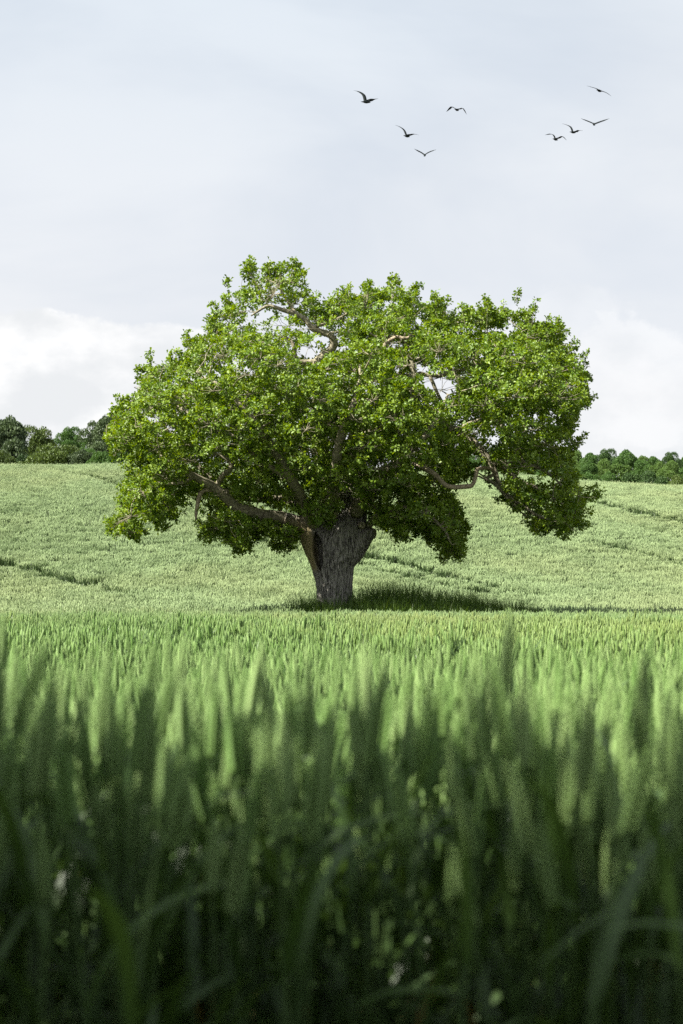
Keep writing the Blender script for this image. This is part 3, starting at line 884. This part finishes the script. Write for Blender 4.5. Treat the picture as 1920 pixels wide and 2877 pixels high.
    ln = rng.uniform(.075, .130, m)
    up = nor + rng.normal(0, .45, (m, 3)); side = np.cross(d, up); side /= np.linalg.norm(side, axis=1)[:, None]
    nrm = np.cross(side, d)
    w = ln * rng.uniform(.27, .36, m)
    fold = rng.uniform(.1, .45, m); curl = rng.uniform(-.25, .05, m)
    mid1 = base + d * (ln * .34)[:, None]; mid2 = base + d * (ln * .70)[:, None] + nrm * (ln * .05)[:, None]
    tip = base + d * ln[:, None] + nrm * (ln * curl)[:, None]
    V = np.stack((base, mid1 + side * (w * .62)[:, None] + nrm * (w * fold * .6)[:, None], mid2 + side * w[:, None] + nrm * (w * fold)[:, None], tip,
                  mid2 - side * w[:, None] + nrm * (w * fold)[:, None], mid1 - side * (w * .62)[:, None] + nrm * (w * fold * .6)[:, None]), 1)
    tri = np.array(((0, 1, 2), (0, 2, 3), (0, 3, 4), (0, 4, 5)))
    tv = rng.random(n); var = np.clip(np.repeat(tv, k) * .55 + rng.random(m) * .45, 0, 1)
    # one mass of foliage for each main bough
    keys = np.array([(760, 850), (640, 960), (480, 1090), (360, 1210), (390, 1400), (650, 1190), (640, 1450), (840, 1050), (850, 1250), (1040, 880), (1010, 1080), (1020, 1300), (1180, 1220), (1340, 960), (1530, 1010), (1450, 1140), (1580, 1180), (1540, 1400), (1210, 1480), (1400, 1280)], float)
    pc = proj(C); own = np.array([np.argmin(((keys - p) ** 2).sum(1)) for p in pc])[lab]
    for q in range(len(keys)):
        s = np.nonzero(own == q)[0]
        if len(s) == 0:
            continue
        Vq = V[s].reshape(-1, 3) - OAKO
        Tq = (tri[None] + (np.arange(len(s)) * 6)[:, None, None]).reshape(-1, 3)
        me = mesh_np('crown', Vq, Tq, [M_OAK], None, False, {'var': ('FACE', np.repeat(var[s], 4))})
        o = link('crown', me, oak); o['kind'] = 'stuff'
    print('OAK clumps', len(C), 'tufts', n, 'leaves', m)
oak_crown()

# ------------------------------------------------------------------ trees and bushes beyond the crest
def far_tree(seed, blobs, n_leaf, size):
    """unit tree: crown about 2 wide, 1 high above its skirt; returns crown and trunk meshes"""
    g = np.random.default_rng(seed)
    B = []
    for _ in range(blobs):
        a = g.uniform(0, 6.283); z = g.uniform(.08, 1.0); rr = math.sqrt(max(0.02, 1 - ((z - .42) / .62) ** 2)) * g.uniform(.35, .82)
        B.append((rr * math.cos(a), rr * math.sin(a), z * .86, g.uniform(.22, .40)))
    B.append((0, 0, .5, .5)); B.append((.1, .1, .72, .34)); B = np.array(B)
    pick = g.choice(len(B), n_leaf, p=B[:, 3] ** 2 / (B[:, 3] ** 2).sum())
    v = g.normal(0, 1, (n_leaf, 3)); v /= np.linalg.norm(v, axis=1)[:, None]
    v[:, 2] = np.where(v[:, 2] < -.4, -v[:, 2], v[:, 2])
    b = B[pick]
    c = b[:, :3] + v * (b[:, 3] * (1.04 - .3 * g.random(n_leaf) ** 2) * (1 + .10 * np.sin(v[:, 0] * 9 + pick) * np.sin(v[:, 2] * 8)))[:, None] * np.array((1, 1, .72))
    d = v + g.normal(0, .7, (n_leaf, 3)); d /= np.linalg.norm(d, axis=1)[:, None]
    s = np.cross(d, v + g.normal(0, .6, (n_leaf, 3))); s /= np.linalg.norm(s, axis=1)[:, None] + 1e-6
    L = size * g.uniform(.6, 1.4, n_leaf); nn = np.cross(s, d)
    V = np.stack((c - d * (L * .5)[:, None], c + s * (L * .33)[:, None] + nn * (L * .12)[:, None], c + d * (L * .5)[:, None], c - s * (L * .33)[:, None] + nn * (L * .12)[:, None]), 1).reshape(-1, 3)
    T = (np.array(((0, 1, 2), (0, 2, 3)))[None] + (np.arange(n_leaf) * 4)[:, None, None]).reshape(-1, 3)
    var = np.repeat(np.clip(.5 + .3 * np.sin(pick * 2.3) + g.normal(0, .18, n_leaf), 0, 1), 2)
    mb = MB()
    tp = catmull([(0, 0, -.05, .085), (.02, 0, .3, .06), (-.01, .02, .65, .045), (.02, 0, 1.0, .02)], .1)
    Vt, Tt = tube(tp[:, :3], tp[:, 3], 8); mb.add(Vt, Tt)
    return V, T, var, mb

FM = {'hazy': leafmat('far_leaf_hazed', ((0.05, 0.078, 0.034), (0.085, 0.125, 0.05)), .25, .55, .3),  # haze over the left trees put into a greyer leaf colour
      'dark': leafmat('far_leaf_dark', ((0.032, 0.066, 0.018), (0.06, 0.115, 0.026)), .2, .55, .3),
      'olive': leafmat('far_leaf_olive', ((0.05, 0.082, 0.018), (0.095, 0.14, 0.03)), .25, .55, .3),
      'mid': leafmat('far_leaf_mid', ((0.045, 0.10, 0.02), (0.085, 0.165, 0.035)), .25, .55, .3),
      'light': leafmat('far_leaf_light', ((0.07, 0.13, 0.026), (0.12, 0.20, 0.045)), .28, .55, .3)}
PROTO = {}
def proto(tone, shape):
    if shape not in PROTO:
        V, T, var, mb = far_tree(100 + shape * 7, (16, 22, 12, 26)[shape], (16000, 20000, 14000, 20000)[shape], (.055, .055, .06, .048)[shape])
        PROTO[shape] = (mesh_np('crown', V, T, [FM[tone]], None, False, {'var': ('FACE', var)}), mb.mesh('trunk', [M_FARBARK], True))
    return PROTO[shape]

def far(name, px, top, hw, D, tone, shape, label, group=None, low=None, rz=None):
    x = (px - 960) / F * D
    ztop = ZC + (HOR - top) / F * D
    zb = float(H(x, D))
    h = (ztop - zb)
    w = hw / F * D
    e = empty(name, (x, D, zb))
    cm, tm = proto(tone, shape)
    sk = .14 if low is None else low
    e.rotation_euler = (0, 0, rz if rz is not None else random.uniform(0, 6.28))
    ch = min(h * (1 - sk), (1.9 if sk > .1 else 1.6) * w)
    bz = h - ch
    c = link('crown', cm, e, (0, 0, bz)); c['kind'] = 'stuff'
    c.scale = (w * .95, w * .95, ch * .92)
    c.material_slots[0].link = 'OBJECT'; c.material_slots[0].material = FM[tone]
    t = link('trunk', tm, e, (0, 0, 0)); t.scale = (w * .8, w * .8, bz + ch * .55)
    tag(e, label, 'bush' if 'bush' in name else 'tree', group)
    return e

far('woodland_tree', 8, 1164, 128, 205, 'hazy', 1, 'large dark rounded tree standing tallest in the left wood')
far('woodland_tree', 112, 1200, 84, 225, 'olive', 3, 'yellowish green tree between the large dark tree and small round tree')
far('woodland_tree', 193, 1198, 46, 250, 'mid', 3, 'small round isolated tree alone against the sky')
far('hedge_bush', 152, 1246, 128, 182, 'olive', 3, 'wide low olive green bush along the left crest', low=.02)
far('hedge_bush', 8, 1262, 46, 178, 'olive', 0, 'small olive bush before the large dark tree', low=.02)
far('hedge_bush', 224, 1256, 54, 180, 'hazy', 2, 'small dark bush at the right end of the olive bush', low=.02)
far('woodland_tree', 288, 1164, 72, 195, 'hazy', 1, 'tall dark tree just behind the left edge of the oak')
far('woodland_tree', 245, 1225, 30, 210, 'mid', 2, 'pale narrow tree beside the tall dark tree')
far('hedge_bush', 300, 1266, 62, 176, 'mid', 1, 'green bush at the foot of the tall dark tree', low=.02)
far('woodland_tree', 385, 1190, 64, 198, 'hazy', 1, 'dark tree behind the oak\'s left boughs')
far('hedge_bush', 405, 1262, 60, 177, 'hazy', 3, 'dark bush on the crest under the oak\'s left boughs', low=.02)
far('woodland_tree', 500, 1230, 70, 205, 'mid', 0, 'green tree hidden behind the oak\'s lower left crown')
for bx, bt, bw, bd, tn in ((62, 1276, 50, 184, 'dark'), (252, 1258, 44, 187, 'mid'), (345, 1268, 50, 181, 'dark'), (465, 1272, 56, 179, 'mid')):
    far('hedge_bush', bx, bt, bw, bd, tn, 1, {62: 'low dark bush between the small and the wide olive bush', 252: 'mid green bush left of the tall dark tree on the crest', 345: 'dark bush right of the tall dark tree on the crest', 465: 'green bush on the crest seen under the oak'}[bx], low=.02)
# unseen tree added behind the lens to shade the nearest wheat
def shade_tree(x, y, h, w):
    e = empty('added_shade_tree', (x, y, float(H(x, y))))
    tm = proto('dark', 3)[1]
    V, T, var, _ = far_tree(77, 15, 3400, .07)
    c = link('crown', mesh_np('crown', V, T, [FM['dark']], None, False, {'var': ('FACE', var)}), e, (0, 0, h * .4)); c['kind'] = 'stuff'; c.scale = (w, w, h * .6); c.material_slots[0].link = 'OBJECT'; c.material_slots[0].material = FM['dark']
    t = link('trunk', tm, e); t.scale = (w * .9, w * .9, h * .6)
    tag(e, 'added unseen tree behind the viewpoint shading the nearest wheat', 'tree')
shade_tree(-5.0, -3.2, 7.6, 3.2)
# the long hedge and wood on the right, row behind row
rr_ = random.Random(3)
px = 1262
k = 0
while px < 2010:
    hw = rr_.uniform(28, 46)
    top = np.interp(px, (1262, 1330, 1400, 1620, 1700, 1760, 1830, 1900, 2000), (1252, 1246, 1250, 1260, 1260, 1266, 1278, 1268, 1264)) + rr_.uniform(-6, 7)
    far('woodland_tree', px, top, hw, rr_.uniform(285, 330), ('mid', 'light', 'mid', 'dark')[k % 4], k % 4,
        'green tree in the far back row of the right wood', 'trees in the back row of the right wood')
    px += hw * 1.15; k += 1
px = 1270
while px < 2010:
    hw = rr_.uniform(30, 52)
    top = np.interp(px, (1262, 1330, 1620, 1760, 1920, 2000), (1278, 1275, 1292, 1295, 1302, 1305)) + rr_.uniform(-7, 7)
    far('woodland_tree', px, top, hw, rr_.uniform(235, 262), ('light', 'mid', 'light')[k % 3], (k * 3 + 1) % 4,
        'leafy green tree in the middle row of the right wood', 'trees in the middle row of the right wood', low=.05)
    px += hw * 1.2; k += 1
px = 1285
while px < 1740:
    hw = rr_.uniform(32, 50)
    top = np.interp(px, (1262, 1330, 1620, 1720), (1306, 1306, 1322, 1328)) + rr_.uniform(-5, 5)
    far('hedge_bush', px, top, hw, rr_.uniform(180, 196), ('mid', 'light', 'mid')[k % 3], (k * 3 + 2) % 4,
        'fresh green bush in the hedge along the right crest', 'bushes in the hedge along the right crest', low=.02)
    px += hw * 1.15; k += 1
far('hedge_bush', 1772, 1328, 48, 172, 'dark', 1, 'very dark bush at the left of the dark pair on the crest', low=.02)
far('hedge_bush', 1835, 1322, 60, 171, 'dark', 3, 'very dark broad bush, larger of the dark pair on the crest', low=.02)
far('hedge_bush', 1910, 1332, 52, 186, 'olive', 0, 'olive bush right behind the dark pair on the crest', low=.02)

# ------------------------------------------------------------------ gulls
M_GULL = bpy.data.materials.new('gull_plumage'); M_GULL.use_nodes = True
def gullmat():
    t = M_GULL.node_tree; b = t.nodes['Principled BSDF']; L = t.links.new
    tc = nd(t, 'ShaderNodeTexCoord'); n = nd(t, 'ShaderNodeTexNoise'); n.inputs['Scale'].default_value = 9
    L(tc.outputs['Object'], n.inputs['Vector'])
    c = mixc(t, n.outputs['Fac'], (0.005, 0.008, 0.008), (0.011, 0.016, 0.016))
    L(c, b.inputs['Base Color']); b.inputs['Roughness'].default_value = .75; b.inputs['Specular IOR Level'].default_value = .15
gullmat()

def gull(label, body, heading, lw, rw, D, chord=.17, bs=.88):
    """body: pixel of the breast; lw, rw: wing joints in pixels from the body (x right, y down) with depth in m; heading: flight direction"""
    mpp = D / F
    O = P(body[0], body[1], D)
    h = np.array(heading, float); h /= np.linalg.norm(h)
    V, Fc = [], []
    # body: rings along the heading from tail to bill, eight sides
    u, w = frame_of(h); up = np.array((0, 0, 1.0)); up -= h * h[2]; up /= np.linalg.norm(up); side = np.cross(h, up)
    fr = (-.24, -.19, -.12, -.04, .06, .13, .17, .21, .245, .285)
    wd = (.045, .042, .038, .058, .062, .045, .034, .033, .017, .003)
    ht = (.006, .012, .032, .056, .058, .044, .036, .034, .016, .003)
    k = 10
    for f, a, b in zip(fr, wd, ht):
        for j in range(k):
            t = 2 * math.pi * j / k
            V.append((h * f + side * a * math.cos(t) + up * (b * math.sin(t) + .02 * max(0, f - .1) * 3)) * bs)
    for i in range(len(fr) - 1):
        for j in range(k):
            a, b = i * k + j, i * k + (j + 1) % k
            Fc.append((a, b, b + k, a + k))
    Fc.append(tuple(range(k))[::-1]); Fc.append(tuple((len(fr) - 1) * k + j for j in range(k)))
    # wings: closed aerofoil strips growing out of the shoulders
    for wing in (lw, rw):
        j3 = [np.array((0, 0, .02))] + [np.array((x * mpp, dy, -y * mpp)) for x, y, dy in wing]
        q = catmull(j3, .05); m = len(q)
        n0 = len(V)
        arc = np.concatenate(([0], np.cumsum(np.linalg.norm(np.diff(q, axis=0), axis=1)))); arc /= arc[-1]
        for i in range(m):
            s = arc[i]
            c = chord * (1.0 + .12 * math.sin(s * 3.1) - .15 * s) * (1 - max(0, (s - .55) / .45) ** 1.7) + .004
            sweep = .05 * math.sin(min(1, s / .45) * math.pi / 2) - .16 * max(0, s - .45)
            tg = q[min(i + 1, m - 1)] - q[max(i - 1, 0)]; tg /= np.linalg.norm(tg) + 1e-9
            hh = h - tg * np.dot(h, tg) * .6; hh /= np.linalg.norm(hh)
            nn = np.cross(tg, hh); nn /= np.linalg.norm(nn) + 1e-9
            if nn[2] < 0:
                nn = -nn
            th = .020 * (1 - s) + .004
            lead = q[i] + h * sweep + hh * c * .4
            V += [lead, lead - hh * c * .3 + nn * th, lead - hh * c, lead - hh * c * .3 - nn * th * .5]
        for i in range(m - 1):
            for j in range(4):
                a, b = n0 + i * 4 + j, n0 + i * 4 + (j + 1) % 4
                Fc.append((a, b, b + 4, a + 4))
        Fc.append((n0, n0 + 1, n0 + 2, n0 + 3)); e0 = n0 + (m - 1) * 4; Fc.append((e0 + 3, e0 + 2, e0 + 1, e0))
    me = bpy.data.meshes.new('gull'); me.from_pydata([tuple(v) for v in V], [], Fc)
    me.materials.append(M_GULL); me.update()
    me.polygons.foreach_set('use_smooth', np.ones(len(me.polygons), bool))
    o = link('gull', me, None, tuple(O))
    tag(o, label, 'bird', 'gulls gliding over the field')
A_ = (.55, .8, .05)
gull('dark gull with left wing raised steepest, leading the left trio', (1028, 286), (.8, .55, .12), [(-7, -19, 0), (-18, -30, .05), (-32, -32, .0)], [(8, -6, .1), (20, -12, .2), (38, -13, .15)], 60, .17, .95)
gull('dark gull gliding between the steep winged gull and the V winged gull', (1143, 382), (.6, .75, .1), [(-8, -17, 0), (-17, -25, .0), (-31, -30, -.05)], [(10, -6, .1), (20, -8, .1), (36, -5, .1)], 64, .16)
gull('small dark gull with wings in a shallow V, lowest of all', (1194, 436), (.12, .85, .5), [(-7, -6, 0), (-16, -11, 0), (-30, -17, -.1)], [(7, -6, 0), (17, -11, 0), (32, -15, -.1)], 70, .24)
gull('dark gull with both wings arched down, alone between the two flocks', (1284, 308), (.45, .85, .15), [(-8, -5, 0), (-15, -8, .0), (-29, 7, -.05)], [(10, -3, 0), (17, -4, 0), (29, 15, -.05)], 66, .19)
gull('dark gull tilted with wings spread wide, highest of the right flock', (1684, 254), (.6, .78, .08), [(-9, -6, 0), (-18, -9, 0), (-34, -12, -.05)], [(10, 2, 0), (20, 6, 0), (36, 16, .0)], 62, .20)
gull('dark gull with wings in a wide shallow V in the right flock', (1670, 349), (.08, .85, .5), [(-8, -5, 0), (-20, -10, 0), (-38, -15, -.1)], [(8, -4, 0), (22, -9, 0), (42, -15, -.1)], 63, .25)
gull('dark gull with one wing raised in the middle of the right flock', (1610, 371), (.7, .68, .12), [(-5, -12, 0), (-11, -18, 0), (-28, -24, 0)], [(10, -4, .1), (18, -8, .15), (31, -6, .1)], 66, .15)
gull('dark gull with both wings arched up, lowest of the right flock', (1561, 391), (.6, .78, .1), [(-5, -11, 0), (-13, -15, 0), (-28, -12, 0)], [(9, -4, 0), (20, -8, 0), (33, 3, 0)], 65, .17)

# ------------------------------------------------------------------ single wheat plants that stand out at the front
def single(px, py, D, az, lean, seed, label, hscale=1.0):
    """a plant whose ear tip stands at pixel (px, py)"""
    g = random.Random(seed)
    tip = P(px, py, D)
    parts = []
    top_h = .93
    stalk(None, g, h=.84, lod=0, parts=parts)
    x = tip[0] - math.cos(az) * lean; y = D - math.sin(az) * lean
    zb = float(H(x, y))
    e = empty('wheat_plant', (x, y, zb))
    ez = max(V_[:, 2].max() for _, b, _ in parts if _ is not None for V_ in b.V) if False else max(b.V[0][:, 2].max() for kk, b, m in parts if kk == 'ear')
    s = (tip[2] - zb) / ez
    for kk, b, m in parts:
        me = b.mesh(kk, [WM[m]])
        V = b.V[0].copy(); 
        f = np.clip(V[:, 2] / ez, 0, 1.2)
        V[:, 0] += f ** 2.2 * math.cos(az) * lean; V[:, 1] += f ** 2.2 * math.sin(az) * lean
        V[:, 2] *= s
        me.vertices.foreach_set('co', V.astype(np.float32).ravel()); me.update()
        link(kk, me, e)
    tag(e, label, 'wheat plant', 'blurred wheat plants standing out at the front')
LBL = 'blurred tall wheat plant rising above the near edge of the crop'
for i, (px, py, D, az, lean) in enumerate([(1430, 1838, 1.25, 0, .06), (1338, 1800, 2.2, 2.8, .02), (1842, 1850, 1.45, 3.0, .03), (1895, 1905, 1.3, .5, .02), (95, 1962, 1.35, 1.0, .02), (410, 2010, 1.15, .3, .05),
                                           (538, 1960, 1.6, 2.9, .03), (490, 1905, 2.1, .4, .03), (705, 1960, 2.2, 2.7, .04), (20, 1930, 1.6, .2, .02), (1080, 1990, 1.5, .2, .02), (1745, 1990, 1.5, 2.9, .02), (1600, 2050, 1.25, .2, .03),
                                           (260, 2060, 1.3, 2.6, .02), (900, 2080, 1.3, .4, .02), (1190, 2100, 1.2, 2.8, .03)]):
    single(px, py, D, az, lean, 50 + i, LBL)
